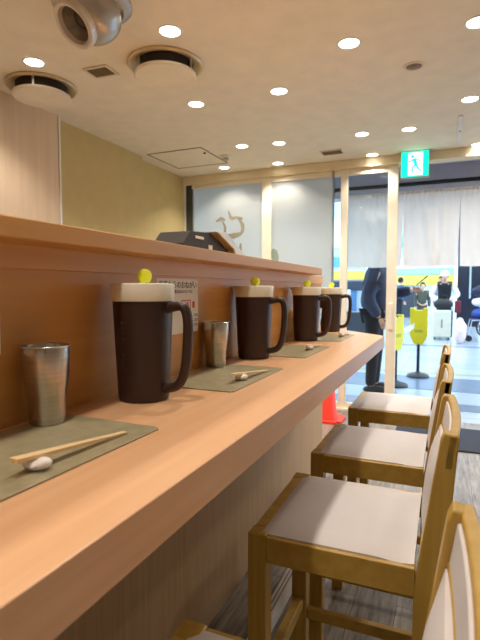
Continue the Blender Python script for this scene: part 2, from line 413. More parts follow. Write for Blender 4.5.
# ------------------------------------------------------------ papers on the partition
def paper(label, y0, y1, z0, z1):
    t = thing('notice_sheet', label, 'notice', (-.6478, (y0+y1)/2, z0))
    obj('paper', B(0, .0006, -(y1-y0)/2, (y1-y0)/2, 0, z1-z0), mat('paper', (240, 232, 220), .7), t)
    return t
ns = paper('white notice with black and red Japanese print behind the largest pitcher', .985, 1.192, 1.055, 1.199)
R90 = Matrix.Rotation(PI/2, 4, 'Z') @ Matrix.Rotation(PI/2, 4, 'X')
bm = bmesh.new()
text_bm('当店からのおねがい', .0215, Matrix.Translation((.0009, 0, .127)) @ R90, bm)
obj('heading_print', bm, mat('ink_black', (40, 36, 36), .7), ns); bm = bmesh.new()
text_bm('お箸お水はセルフです', .0105, Matrix.Translation((.0009, .02, .110)) @ R90, bm)
obj('small_print', bm, mat('ink_black', (40, 36, 36), .7), ns); bm = bmesh.new()
for k in range(3): text_bm('ご注文', .009, Matrix.Translation((.0009, .088, .045-.013*k)) @ R90, bm)
obj('small_print', bm, mat('ink_black', (40, 36, 36), .7), ns)
bm = bmesh.new()
for a in ((.012, .062, .086, .0885), (.012, .062, .064, .0665), (.012, .0145, .064, .0885), (.0595, .062, .064, .0885), (.072, .084, .066, .084)):
    box(bm, .0006, .0010, a[0], a[1], a[2], a[3])
text_bm('お水', .018, Matrix.Translation((.0009, .037, .076)) @ R90, bm)
obj('red_print', bm, mat('ink_red', (205, 40, 40), .7), ns)
tag(obj('notice_sheet', B(-.6478, -.6472, .30, .541, 1.068, 1.203), mat('paper', (240, 232, 220), .7)), 'plain pale paper edge on the partition at the left picture border', 'notice')

# ------------------------------------------------------------ register on the ledge
rg = thing('cash_register', 'dark slant-topped register with silver sloping face on the ledge', 'register', (-.85, 1.36, 1.2732), 0)
rg.scale = (1, .86, .95)
obj('housing', extr(bmesh.new(), [(0, 0), (0, .052), (.055, .098), (.235, .108), (.40, .055), (.42, 0)], 'x', -.06, .06), mat('register_dark', (46, 38, 32), .5, spec=.25), rg, bevel=.004)
obj('sloping_face', extr(bmesh.new(), [(.215, .110), (.31, .116), (.55, .028), (.54, 0), (.43, 0), (.39, .055)], 'x', -.065, .09), mat('register_silver', (190, 182, 170), .35, metal=.6), rg, bevel=.004)
bm = bmesh.new(); box(bm, .0602, .063, .09, .16, .075, .085); box(bm, .0602, .064, .05, .085, .02, .04); box(bm, .0602, .064, .2, .235, .03, .06)
bm.free()
for q_ in ((.0602, .063, .09, .16, .075, .085), (.0602, .064, .05, .085, .02, .04), (.0602, .064, .2, .235, .03, .06)): obj('front_key', B(*q_), mat('key_grey', (205, 196, 184), .4), rg, bevel=.002)

# ------------------------------------------------------------ chairs
def make_chair():
    W = .375
    t = thing('counter_chair', 'oak counter chair with white padded seat seen whole in the foreground', 'chair', (0, 0, 0), 0, 'oak chairs along the counter')
    # local: origin under the seat front edge centre; +x to the back, y across
    h = W/2
    for s in (-1, 1):
        obj('leg', B(0, .042, s*h-(.04 if s > 0 else 0), s*h+(0 if s > 0 else .04), 0, .648), M_chair_leg, t, bevel=.003)
        bm = bmesh.new()   # raked rear post running up to the back
        prof = [(.335, 0), (.338, .60), (.345, .66), (.379, .895), (.385, .910), (.411, .906), (.407, .86), (.392, .64), (.380, .56), (.372, 0)]
        y0 = s*h-(.032 if s > 0 else 0)
        extr(bm, prof, 'y', y0, y0+.032)
        obj('rear_post', bm, M_chair_leg, t, bevel=.003)
        ys = s*h-(.028 if s > 0 else 0)
        obj('side_rail', B(.042, .340, ys, ys+.028, .588, .644), M_chair, t, bevel=.002)
        obj('side_stretcher', B(.042, .338, s*(h-.018)-.009, s*(h-.018)+.009, .235, .267), M_chair, t, bevel=.003)
    obj('front_rail', B(.003, .030, -h+.04, h-.04, .588, .648), M_chair, t, bevel=.002)
    obj('back_rail', B(.345, .370, -h+.032, h-.032, .588, .644), M_chair, t, bevel=.002)
    obj('footrest', B(.008, .034, -h+.04, h-.04, .272, .306), M_chair, t, bevel=.003)
    # seat pad, softly crowned
    bm = bmesh.new(); n = 14; x0, x1, y0, y1 = .026, .338, -h+.012, h-.012
    top = [[None]*(n+1) for _ in range(n+1)]; bot = [[None]*(n+1) for _ in range(n+1)]
    for i in range(n+1):
        for j in range(n+1):
            u, v = i/n, j/n
            e = min(u, 1-u, v, 1-v)*2
            z = .647+.013*(1-(1-min(1, e*2.2))**2.6)
            if u > .8: z -= .003*math.sin((u-.8)*5*PI)
            top[i][j] = bm.verts.new((x0+(x1-x0)*u, y0+(y1-y0)*v, z)); bot[i][j] = bm.verts.new((x0+(x1-x0)*u, y0+(y1-y0)*v, .636))
    for i in range(n):
        for j in range(n):
            bm.faces.new((top[i][j], top[i+1][j], top[i+1][j+1], top[i][j+1])); bm.faces.new((bot[i][j], bot[i][j+1], bot[i+1][j+1], bot[i+1][j]))
    for i in range(n):
        for A in ((lambda k: (top[k][0], bot[k][0])), (lambda k: (top[k][n], bot[k][n])), (lambda k: (top[0][k], bot[0][k])), (lambda k: (top[n][k], bot[n][k]))):
            a, b = A(i), A(i+1); bm.faces.new((a[0], a[1], b[1], b[0]))
    obj('seat', bm, M_seat, t, smooth=True)
    # bowed top rail
    def bow(y, k=.009): return k*(1-(y/h)**2)
    def band(xin, xout, z0, z1, lean, yy=h, n=18):
        bm = bmesh.new(); rows = []
        for i in range(n+1):
            y = -yy+2*yy*i/n; b = bow(y)
            rows.append([bm.verts.new(q) for q in ((xin+b, y, z0), (xout+b, y, z0), (xout+b+lean, y, z1), (xin+b+lean, y, z1))])
        bm.faces.new(rows[0]); bm.faces.new(rows[-1][::-1])
        for a, c in zip(rows, rows[1:]):
            for k in range(4): bm.faces.new((a[k], c[k], c[(k+1) % 4], a[(k+1) % 4]))
        return bm
    obj('top_rail', band(.384, .401, .842, .908, .008), M_chair, t, smooth=True, bevel=.003)
    obj('top_pad', band(.379, .3865, .846, .897, .008, h-.034), M_seat, t, smooth=True, bevel=.002)
    obj('lower_rail', band(.374, .388, .800, .846, .004, h-.030), M_chair, t, smooth=True, bevel=.002)
    # lower back pad, standing proud of the posts
    bm = bmesh.new(); n = 12; F = []; Bk = []
    yy = h-.034
    for i in range(n+1):
        y = -yy+2*yy*i/n; e = 1-abs(2*i/n-1)**5
        F.append([]); Bk.append([])
        for j in range(9):
            v = j/8; z = .668+.170*v; lean = .358+ (z-.668)*.143
            bulge = .016*e*(1-abs(2*v-1)**4)
            F[-1].append(bm.verts.new((lean-bulge-.004, y, z))); Bk[-1].append(bm.verts.new((lean+.006, y, z)))
    for i in range(n):
        for j in range(8):
            bm.faces.new((F[i][j], F[i][j+1], F[i+1][j+1], F[i+1][j])); bm.faces.new((Bk[i][j], Bk[i+1][j], Bk[i+1][j+1], Bk[i][j+1]))
        for j in (0, 8): bm.faces.new((F[i][j], F[i+1][j], Bk[i+1][j], Bk[i][j]))
    for i in (0, n):
        for j in range(8): bm.faces.new((F[i][j], F[i][j+1], Bk[i][j+1], Bk[i][j]))
    obj('back_pad', bm, M_seat, t, smooth=True)
    return t
ch = make_chair(); ch.location = (-.388, 1.117, 0); ch.rotation_euler = (0, 0, math.radians(0.6))
dup(ch, (-.396, 1.668, 0), 0, 'oak counter chair with white seat, second from the glass front')
dup(ch, (-.400, 2.315, 0), 0, 'oak counter chair with white seat nearest the glass front')
dup(ch, (-.374, .452, 0), 0, 'oak counter chair nearest the camera, cut off by the bottom edge')

# ------------------------------------------------------------ ceiling fixtures
def downlight(x, y, lab, vis=True, first=[None]):
    if first[0] is None:
        t = thing('downlight', lab, 'ceiling light', (x, y, CZ), 0, 'recessed ceiling downlights')
        obj('trim_ring', lathe(bmesh.new(), [(.047, -.0005), (.050, -.004), (.058, -.004), (.062, -.0005)], 40, cap0=False, cap1=False), M_white, t, smooth=True)
        em = mat('lamp_glow', (255, 246, 228), .5, emit=9)
        obj('lens', disc(bmesh.new(), .048, -.0025, -.001, 40), em, t)
        first[0] = t
    else: t = dup(first[0], (x, y, CZ), 0, lab)
    l = bpy.data.lights.new('lamp', 'SPOT'); l.energy = LAMP_W; l.color = LAMP_COL; l.spot_size = math.radians(126); l.spot_blend = .55; l.shadow_soft_size = .045
    lo = bpy.data.objects.new('lamp', l); COL.objects.link(lo); lo.location = (x, y, CZ-.012)
    return t
for x, y, l in ((-.484, 2.468, 'glowing recessed downlight above the counter, large, top centre of the ceiling'),
                (-2.071, 1.995, 'recessed downlight above the left round vent'),
                (-1.555, 2.853, 'recessed downlight just below the right round vent'),
                (-1.642, 3.821, 'recessed downlight beside the small smoke detector'),
                (-1.238, 2.02, 'recessed downlight above the right round vent, near the silver nozzle'),
                (-.988, 2.875, 'recessed downlight alone in the middle of the ceiling, left of the largest one'),
                (-1.327, 3.867, 'recessed downlight midway between smoke detector and small ceiling grille'),
                (-.656, 3.907, 'recessed downlight left of two, up right of the small ceiling grille'),
                (-.309, 3.93, 'recessed downlight above the exit sign'),
                (.093, 3.48, 'recessed downlight at the right border, above the white ceiling strip'),
                (.091, 2.514, 'recessed downlight cut by the top right picture border'),
                (-.666, 4.53, 'small recessed downlight close to the header beam by the exit sign'),
                (-1.543, 4.47, 'small recessed downlight close to the beam over the first glass post'),
                (-2.089, 4.41, 'small recessed downlight close to the beam over the brush-lettered glass'),
                (.195, 4.57, 'recessed downlight at the right border, against the header beam')):
    downlight(x, y, l)
for x, y, l in ((-.47, 1.45, 'downlight outside the picture, above the second placemat'), (-.45, .45, 'downlight outside the picture, above the nearest placemat'),  # unseen downlights added beyond the frame to light counter, seats and kitchen
                (-.45, -.6, 'added unseen downlight over the counter behind the camera'), 
                (.9, 2.5, 'added unseen downlight over the aisle beside the second chair'),
                (.9, 3.6, 'added unseen downlight over the aisle in front of the doormat'), (-1.3, .9, 'added unseen downlight over the kitchen beside the ledge, nearest the silver nozzle'),
                (-2.05, .9, 'added unseen downlight over the kitchen by the pale wood wall panel'), (-1.3, -.3, 'added unseen downlight over the kitchen behind the camera'),
                (.45, -1.1, 'added unseen downlight over the aisle behind the camera')):
    downlight(x, y, l)

def round_vent(x, y, lab, rz):
    t = thing('round_vent', lab, 'air vent', (x, y, CZ), rz, 'round ceiling vents')
    mb = mat('vent_metal', (206, 186, 150), .35, metal=.35)
    obj('flange', lathe(bmesh.new(), [(.202, -.0004), (.203, -.010), (.196, -.018), (.180, -.016), (.162, -.005), (.150, -.0006)], 56, cap0=False, cap1=False), mb, t, smooth=True)
    obj('throat', lathe(bmesh.new(), [(.148, -.0008), (.144, -.050)], 40), mat('throat_shade', (38, 30, 22), .7), t, smooth=True)  # solid cylinder coloured dark for the shaded gap above the disc
    obj('cover_disc', lathe(bmesh.new(), [(0, -.052), (.155, -.052), (.165, -.056), (.166, -.068), (.160, -.074), (0, -.076)], 56), M_ceil, t, smooth=True)
    for a in (0, 2.1, 4.2): obj('bracket', B(-.006, .006, -.006, .006, -.054, -.002, Matrix.Translation((.153*math.cos(a), .153*math.sin(a), 0))), M_chrome, t)
    return t
v1 = round_vent(-1.437, 2.295, 'round ceiling vent with hanging disc cover, larger, right of the square grille', 0)
dup(v1, (-2.27, 2.24, CZ), 1, 'round ceiling vent with hanging disc cover at the left picture border')

nz = thing('air_nozzle', 'silver ball-shaped ceiling air nozzle at the top left corner', 'air vent', (-1.425, 1.70, CZ))
M_sil = mat('nozzle_silver', (176, 172, 168), .32, metal=.75)
obj('base_ring', lathe(bmesh.new(), [(.165, -.0004), (.165, -.012), (.150, -.026), (.130, -.03), (.125, -.0004)], 56, cap0=False, cap1=False), M_sil, nz, smooth=True)
ax = Vector((-.25, -.66, -.72)).normalized(); q = ax.to_track_quat('Z', 'Y').to_matrix().to_4x4()
Mq = Matrix.Translation((0, 0, -.035)) @ q
pr = [(.0, -.02)] + [(.128*math.cos(a), .128*math.sin(a)) for a in [math.radians(-15+i*6.5) for i in range(11)]]
pr = [(r, z) for r, z in pr if r > .0]
obj('ball_housing', lathe(bmesh.new(), pr, 56, Mq, cap0=True, cap1=False), M_sil, nz, smooth=True)
rn = obj('nozzle_ring', lathe(bmesh.new(), [(.070, .110), (.094, .094), (.098, .104), (.096, .128), (.088, .134), (.076, .130), (.070, .110)], 56, Mq, cap0=False, cap1=False), mat('ring_silver', (214, 208, 200), .35, metal=.4), nz, smooth=True)
obj('nozzle_bore', lathe(bmesh.new(), [(.078, .128), (.060, .080), (.045, .06), (0, .058)], 48, Mq, cap0=False), mat('bore', (150, 140, 126), .25, metal=.5), nz, smooth=True)
obj('inner_lens', lathe(bmesh.new(), [(0, .092), (.022, .088), (.036, .076), (.038, .060)], 32, Mq), mat('inner_lens', (70, 62, 54), .12), nz, smooth=True)

def grille(x, y, a, b, rz, lab, n=7):
    t = thing('ceiling_grille', lab, 'grille', (x, y, CZ), rz)
    obj('backing', B(-a+.01, a-.01, -b+.01, b-.01, -.002, -.0005), M_dark, t)
    bm = bmesh.new()
    for q_ in ((-a, a, -b, -b+.014), (-a, a, b-.014, b), (-a, -a+.014, -b+.014, b-.014), (a-.014, a, -b+.014, b-.014)): box(bm, *q_, -.008, -.0005)
    obj('frame', bm, mat('grille_beige', (226, 212, 186), .5), t)
    for i in range(n):
        yy = -b+.014+(2*b-.028)*(i+.5)/n
        obj('slat', B(-a+.014, a-.014, yy-.0022, yy+.0022, -.008, -.0025), mat('grille_slat', (150, 132, 104), .5), t)
grille(-1.812, 2.223, .078, .062, math.radians(3), 'small square ceiling grille between the two round vents')
grille(-.98, 4.30, .10, .07, 0, 'small dark slatted ceiling grille near the header beam', 6)

sd = thing('smoke_detector', 'small round white smoke detector beside the ceiling hatch', 'smoke detector', (-1.90, 4.04, CZ))
obj('base', lathe(bmesh.new(), [(.05, -.0004), (.05, -.012), (.042, -.018)], 32), M_white, sd, smooth=True)
obj('sensor', lathe(bmesh.new(), [(.026, -.018), (.028, -.034), (.018, -.044)], 24), mat('sensor', (190, 180, 165), .4), sd, smooth=True)
tag(obj('ceiling_sensor', lathe(bmesh.new(), [(0, 0), (.012, 0), (.012, -.012), (0, -.014)], 16, Matrix.Translation((-2.02, 3.86, CZ-.0004))), M_black), 'tiny black dot sensor on the ceiling by the hatch corner', 'sensor')
ht = thing('ceiling_hatch', 'square access hatch outlined in dark on the ceiling at left', 'hatch', (-2.25, 3.98, CZ))
obj('hatch_panel', B(-.262, .262, -.262, .262, -.003, -.0005), M_ceil, ht)
bm = bmesh.new()
for q_ in ((-.275, .275, -.275, -.265), (-.275, .275, .265, .275), (-.275, -.265, -.265, .265), (.265, .275, -.265, .265)): box(bm, *q_, -.005, -.0005)
obj('hatch_frame', bm, mat('hatch_line', (120, 100, 74), .4), ht)
sp = thing('ceiling_speaker', 'small round brown recessed ceiling fitting right of the largest downlight', 'speaker', (-.206, 2.855, CZ))
obj('rim', lathe(bmesh.new(), [(.04, -.0005), (.043, -.005), (.056, -.004), (.058, -.0004)], 36, cap0=False, cap1=False), M_beige, sp, smooth=True)
obj('speaker_cone', lathe(bmesh.new(), [(0, -.006), (.014, -.006), (.02, -.002), (.042, -.002)], 36, cap1=False), mat('cone_brown', (128, 100, 70), .5), sp, smooth=True)
tr = thing('ceiling_strip', 'thin white ceiling strip right of the exit sign', 'ceiling strip', (.045, 4.1, CZ))
obj('channel', B(-.015, .015, -.33, .30, -.010, -.0005), M_white, tr, bevel=.002)
obj('screw', disc(bmesh.new(), .006, -.0125, -.0098, 12, Matrix.Translation((0, 0, 0))), M_dark, tr)

# ------------------------------------------------------------ exit sign
ex = thing('exit_sign', 'green and white glowing running-man exit sign under the ceiling', 'exit sign', (-.303, 4.565, 2.160))
M_grn = mat('exit_green', (0, 196, 160), .4, emit=2.2)
M_exw = mat('exit_white', (215, 255, 240), .4, emit=2.2)
obj('sign_case', B(-.118, .118, -.018, .018, -.004, .2295), mat('exit_case', (190, 200, 196), .4), ex, bevel=.003)
obj('green_face', B(-.113, .113, -.0205, -.0185, .006, .222), M_grn, ex)
obj('white_panel', B(-.055, .066, -.0222, -.0208, .016, .212), M_exw, ex)
bm = bmesh.new()
def limb(a, b, w_):
    a, b = Vector((a[0], 0, a[1])), Vector((b[0], 0, b[1])); t_ = (b-a).normalized(); n_ = Vector((-t_.z, 0, t_.x))*w_
    pts_ = [a-n_, b-n_, b+n_, a+n_]
    f = [bm.verts.new((p.x, -.0238, p.z)) for p in pts_]; g = [bm.verts.new((p.x, -.0224, p.z)) for p in pts_]
    bm.faces.new(f); bm.faces.new(g[::-1])
    for i in range(4): bm.faces.new((f[i], f[(i+1) % 4], g[(i+1) % 4], g[i]))
lathe(bm, [(0, 0), (.014, 0), (.014, .0014), (0, .0014)], 20, Matrix.Translation((-.018, -.0238, .178)) @ Matrix.Rotation(-PI/2, 4, 'X'))
limb((-.008, .160), (.012, .105), .014)
limb((-.012, .156), (-.040, .132), .0055); limb((-.040, .132), (-.050, .146), .005)
limb((-.002, .158), (.030, .150), .0055); limb((.030, .150), (.044, .128), .005)
limb((.010, .106), (-.022, .078), .0075); limb((-.022, .078), (-.020, .040), .0065)
limb((.014, .104), (.032, .068), .0075); limb((.032, .068), (.058, .050), .006)
obj('running_figure', bm, M_grn, ex)

# ------------------------------------------------------------ things on the floor
def cone():
    t = thing('traffic_cone', 'orange-red traffic cone standing beyond the counter end', 'cone', (-.985, 4.24, 0))
    mr = mat('cone_red', (238, 62, 44), .45)
    bm = B(-.15, .15, -.15, .15, 0, .022); bmesh.ops.bevel(bm, geom=[e for e in bm.edges if abs(e.verts[0].co.z-e.verts[1].co.z) > .01], offset=.04, segments=4, affect='EDGES')
    obj('base', bm, mr, t)
    obj('cone_body', lathe(bmesh.new(), [(.098, .022), (.098, .03), (.088, .05), (.030, .68), (.024, .70), (0, .702)], 40), mr, t, smooth=True)
    obj('band', lathe(bmesh.new(), [(.0595, .36), (.0615, .36), (.0485, .50), (.0465, .50)], 40, cap0=False, cap1=False), mat('band_white', (236, 228, 222), .4), t, smooth=True)
cone()
du = thing('floor_duct', 'low grooved white metal strip on the floor under the foreground chair', 'duct', (-.548, 1.60, 0))
obj('duct_body', B(-.022, .022, -.42, .26, 0, .05), M_white, du, bevel=.004)
bm = bmesh.new()
for x in (-.010, .004): box(bm, x, x+.004, -.40, .24, .0502, .0510)
obj('groove', bm, mat('groove', (120, 116, 112), .5), du)
bm = B(-.235+.0, .56, -.0, .66, 0, .012)
dm = obj('door_mat', B(-.52, .75, -.31, .31, 0, .012), mat('mat_navy', (38, 42, 54), .9, bump=.8, bscale=500), bevel=.004); dm.location = (.14, 4.07, 0)
tag(dm, 'dark navy doormat inside the open entrance', 'doormat')

# ------------------------------------------------------------ noren and shutter box outside the door
NY = 5.0
nr = thing('noren_curtain', 'cream cotton noren curtain hanging across the entrance', 'curtain', (0, NY, 2.105))
obj('curtain_rod', tube(bmesh.new(), [(-1.03, 0, 0), (1.25, 0, 0)], .010, 12), M_frame, nr, smooth=True)
def panel(x0, x1, ph, slit_l=True, slit_r=True):
    bm = bmesh.new(); nu, nv = 64, 44; g = []
    for j in range(nv+1):
        v = j/nv; z = .022-.730*v; row = []
        for i in range(nu+1):
            u = i/nu
            a0 = x0+(.010*max(0, (v-.12)) if slit_l else 0)+.0; a1 = x1-(.014*max(0, v-.12) if slit_r else 0)
            x = a0+(a1-a0)*u
            gather = .012*math.exp(-v*7)*math.sin(u*80+ph+math.sin(u*9))
            fold = (.020*math.sin(u*9+ph+v*.8)+.017*math.sin(u*23+ph*2.3-v*3)+.040*math.exp(-((u-.30-.30*v)/.07)**2)*(1-.4*v)+.035*math.exp(-((u-.85+.25*v)/.06)**2)*v)*min(1, v*3+.1)
            row.append(bm.verts.new((x, -.013+gather-fold*.8, z+.006*math.sin(u*7+ph)*v)))
        g.append(row)
    for j in range(nv):
        for i in range(nu): bm.faces.new((g[j][i], g[j][i+1], g[j+1][i+1], g[j+1][i]))
    o = obj('curtain_panel', bm, M_noren, nr, smooth=True, angle=180)
    return o
panel(-.99, -.428, .4); panel(-.428, .078, 1.9); panel(.078, .60, 3.1); panel(.60, 1.15, 4.4)
bx = thing('shutter_box', 'grey metal shutter housing above the noren', 'shutter', (0, 5.32, 2.15))
M_gr = mat('shutter_grey', (170, 172, 188), .4)
obj('housing', B(-2.95, 2.4, -.12, .22, .10, .45), M_gr, bx, bevel=.01)
obj('guide_slot', B(-2.9, 2.3, -.123, .0, .085, .105), M_black, bx)
obj('lower_rail', B(-2.9, 2.35, -.10, .10, .0, .075), mat('rail_grey', (186, 188, 200), .4), bx, bevel=.006)
obj('soffit_panel', B(-2.95, 2.4, -.56, -.125, .255, .29), mat('soffit', (178, 178, 196), .5), bx)

# ------------------------------------------------------------ the concourse
struct('floor_concourse', B(-16, 10, 4.62, 34, -.08, -.002), M_tile)
for k, (a, b, c) in enumerate(((5.05, 5.35, (96, 112, 132)), (6.0, 6.9, (104, 120, 140)), (7.2, 7.32, (176, 172, 124)), (10.7, 11.0, (124, 138, 154)))):
    struct('trim_%d' % (20+k), B(-16, 10, a, b, -.002, .0008+.0001*k), mat('band_%d' % k, c, .25))
# outside wall above and beside the shop front
struct('wall_shopfront', B(1.98, 9, 4.66, 4.8, 0, 3.2), mat('out_wall', (200, 200, 200), .6))
struct('wall_shopfront', B(-16, -2.95, 4.66, 4.8, 0, 3.2), mat('out_wall', (200, 200, 200), .6))

# far shops
def far_shop(name, x0, x1, y, label, bands, ht=5.0, base=(206, 222, 232), shelf=True):
    t = thing(name, label, 'shop', ((x0+x1)/2, y, 0)); c = (x0+x1)/2
    obj('facade', B(x0-c, x1-c, 0, .3, 0, ht), mat(name+'_wall', base, .5), t)
    for z0, z1, col, e in bands:
        obj('sign_band', B(x0-c+.02, x1-c-.02, -.08, 0, z0, z1), mat('sb_%d_%d_%d' % col, col, .4, emit=e), t)
    if shelf:
        n = int((x1-x0)/.9)
        for i in range(n):
            xx = x0-c+.2+i*(x1-x0-.3)/n; rc = random.choice([(236, 240, 242), (70, 120, 170), (160, 190, 206), (60, 70, 84), (200, 216, 220), (120, 150, 176)])
            obj('display', B(xx, xx+.62, -.35, -.02, 0, random.uniform(.9, 1.25)), mat('dsp_%d_%d_%d' % rc, rc, .5), t)
far_shop('far_shop', -3.2, .2, 22, 'bright far shop with yellow and teal sign bands across the concourse',
         [(1.38, 1.80, (222, 218, 96), .35), (1.84, 2.05, (160, 206, 206), .3), (2.1, 2.5, (235, 246, 250), .6), (3.0, 3.6, (120, 180, 220), .3)])
far_shop('far_shop', -10.5, -3.3, 21, 'far shop with yellow band and dark shutter, seen through the glass left of the entrance',
         [(1.62, 2.0, (226, 214, 90), .35), (1.15, 1.55, (50, 60, 80), 0), (2.2, 2.6, (90, 170, 230), .4), (3.0, 4.2, (220, 236, 246), .5)], base=(190, 210, 226))
# dark columns at the right
pl = thing('pillar', 'black glossy pillar beside the waiting traveller', 'pillar', (.62, 17.3, 0))
obj('shaft', B(-.38, .30, -.3, .3, 0, 5), mat('black_stone', (34, 38, 50), .15), pl, bevel=.02)
obj('highlight_strip', B(-.03, .02, -.312, -.30, .9, 4.6), mat('pale_strip', (170, 186, 200), .3), pl)  # pale strip paints in the bluish highlight on the glossy shaft
pl2 = thing('dark_storefront', 'dark panelled storefront behind the wheelchair', 'shop', (2.4, 18.2, 0))
obj('panel', B(-1.25, 3.5, 0, .3, 0, 5), mat('dark_panel', (52, 58, 74), .2), pl2)
for x in (-.9, -.2, .6, 1.6): obj('mullion', B(x, x+.08, -.05, 0, 0, 5), mat('pale_strip', (170, 186, 200), .3), pl2)
# stand seen through the glass
ks = thing('information_stand', 'dark stand with white board seen through the glass left of the standing man', 'stand', (-1.95, 10.6, 0))
obj('cabinet', B(-.62, .55, -.25, .25, 0, .70), mat('stand_dark', (52, 58, 66), .4), ks, bevel=.02)
obj('white_board', B(-.50, -.02, -.03, .0, .70, 1.18), M_white, ks, bevel=.005)

# barrier posts with yellow signs
def barrier(x, y, rz, lab, h=.93):
    t = thing('barrier_post', lab, 'barrier post', (x, y, .001), rz, 'barrier posts outside the entrance')
    obj('base', lathe(bmesh.new(), [(.145, 0), (.148, .01), (.135, .03), (.07, .052), (.03, .065), (.022, .075)], 36), mat('rubber_black', (30, 32, 38), .45), t, smooth=True)
    obj('pole', lathe(bmesh.new(), [(.020, .07), (.020, .80), (.024, .81), (.024, .86)], 20), mat('rubber_black', (30, 32, 38), .45), t, smooth=True)
    obj('sign_sleeve', extr(bmesh.new(), [(-.112, h), (-.112, .56), (-.075, .48), (-.055, .44), (.055, .44), (.075, .48), (.112, .56), (.112, h), (.055, h), (.055, h-.03), (-.055, h-.03), (-.055, h)], 'y', -.035, .035), mat('sign_yellow', (240, 222, 36), .5), t, bevel=.006)
    obj('print', B(-.05, .05, -.0365, -.0352, .60, .64), mat('print_olive', (190, 186, 60), .6), t)
barrier(-.36, 6.86, 0, 'black post with full yellow sign right of the door frame')
barrier(-.575, 6.08, math.radians(64), 'black post with yellow sign half hidden by the door frame', .87)
bl = obj('barrier_belt', extr(bmesh.new(), [(-.50, .70), (-.41, .73), (-.41, .66), (-.50, .62)], 'y', 0, .002), M_white)
bl.data.transform(Matrix.Identity(4)); 
for v in bl.data.vertices:
    k = (v.co.x+.50)/.09; v.co.y += 6.22+(6.815-6.22)*k
tag(bl, 'white barrier belt stretched between the two yellow-signed posts', 'belt')

# ------------------------------------------------------------ people
def skin_bm(chains, sub=2):
    """chains: list of (list of (pt, r)), first is the trunk; edges connect to named keys."""
    out = bmesh.new()
    for verts, edges in chains:
        me = bpy.data.meshes.new('s'); me.from_pydata([v[0] for v in verts], edges, [])
        o = bpy.data.objects.new('s', me); COL.objects.link(o)
        m = o.modifiers.new('skin', 'SKIN'); m.use_smooth_shade = True
        lay = me.skin_vertices[0] if len(me.skin_vertices) else me.attributes and None
        if not len(me.skin_vertices):
            bpy.context.view_layer.objects.active = o; bpy.ops.object.modifier_add(type='SKIN'); o.modifiers.remove(o.modifiers[-1])
        for i, v in enumerate(verts):
            r = v[1]; me.skin_vertices[0].data[i].radius = r if isinstance(r, tuple) else (r, r)
        me.skin_vertices[0].data[0].use_root = True
        s = o.modifiers.new('sub', 'SUBSURF'); s.levels = sub; s.render_levels = sub
        dg = bpy.context.evaluated_depsgraph_get(); dg.update()
        r = bpy.data.meshes.new_from_object(o.evaluated_get(dg)); out.from_mesh(r)
        bpy.data.objects.remove(o); bpy.data.meshes.remove(r)
    return out
def chain(*pts): return ([(Vector(p[:3]), p[3]) for p in pts], [(i, i+1) for i in range(len(pts)-1)])
def hand_chains(w, d, side, curl=.5, sc=1.0):
    """w wrist point, d unit direction of the fingers, side unit vector towards the thumb."""
    w, d, s = Vector(w), Vector(d).normalized(), Vector(side).normalized(); n = d.cross(s).normalized()
    ch_ = [([(w, .024*sc), (w+d*.045*sc, .032*sc), (w+d*.085*sc, .030*sc)], [(0, 1), (1, 2)])]
    for k, L in enumerate((.068, .078, .072, .056)):
        b = w+d*.075*sc+s*(.030-.019*k)*sc; a1 = d*math.cos(curl*.5)+n*math.sin(curl*.5); a2 = d*math.cos(curl*1.6)+n*math.sin(curl*1.6)
        p1 = b+a1*L*.5*sc; p2 = p1+a2*L*.5*sc
        ch_.append(([(b-d*.02*sc, .009*sc), (p1, .0088*sc), (p2, .0072*sc)], [(0, 1), (1, 2)]))
    b = w+d*.02*sc+s*.018*sc; p1 = b+(d*.5+s*.8).normalized()*.042*sc; p2 = p1+(d*.85+s*.3+n*.3).normalized()*.032*sc
    ch_.append(([(b, .012*sc), (p1, .011*sc), (p2, .008*sc)], [(0, 1), (1, 2)]))
    return ch_
M_skin = mat('skin', (226, 178, 150), .5)
def graph(J, E):
    keys = list(J); return ([(Vector(J[k][:3]), J[k][3] if len(J[k]) == 4 else (J[k][3], J[k][4])) for k in keys], [(keys.index(a), keys.index(b)) for a, b in E])
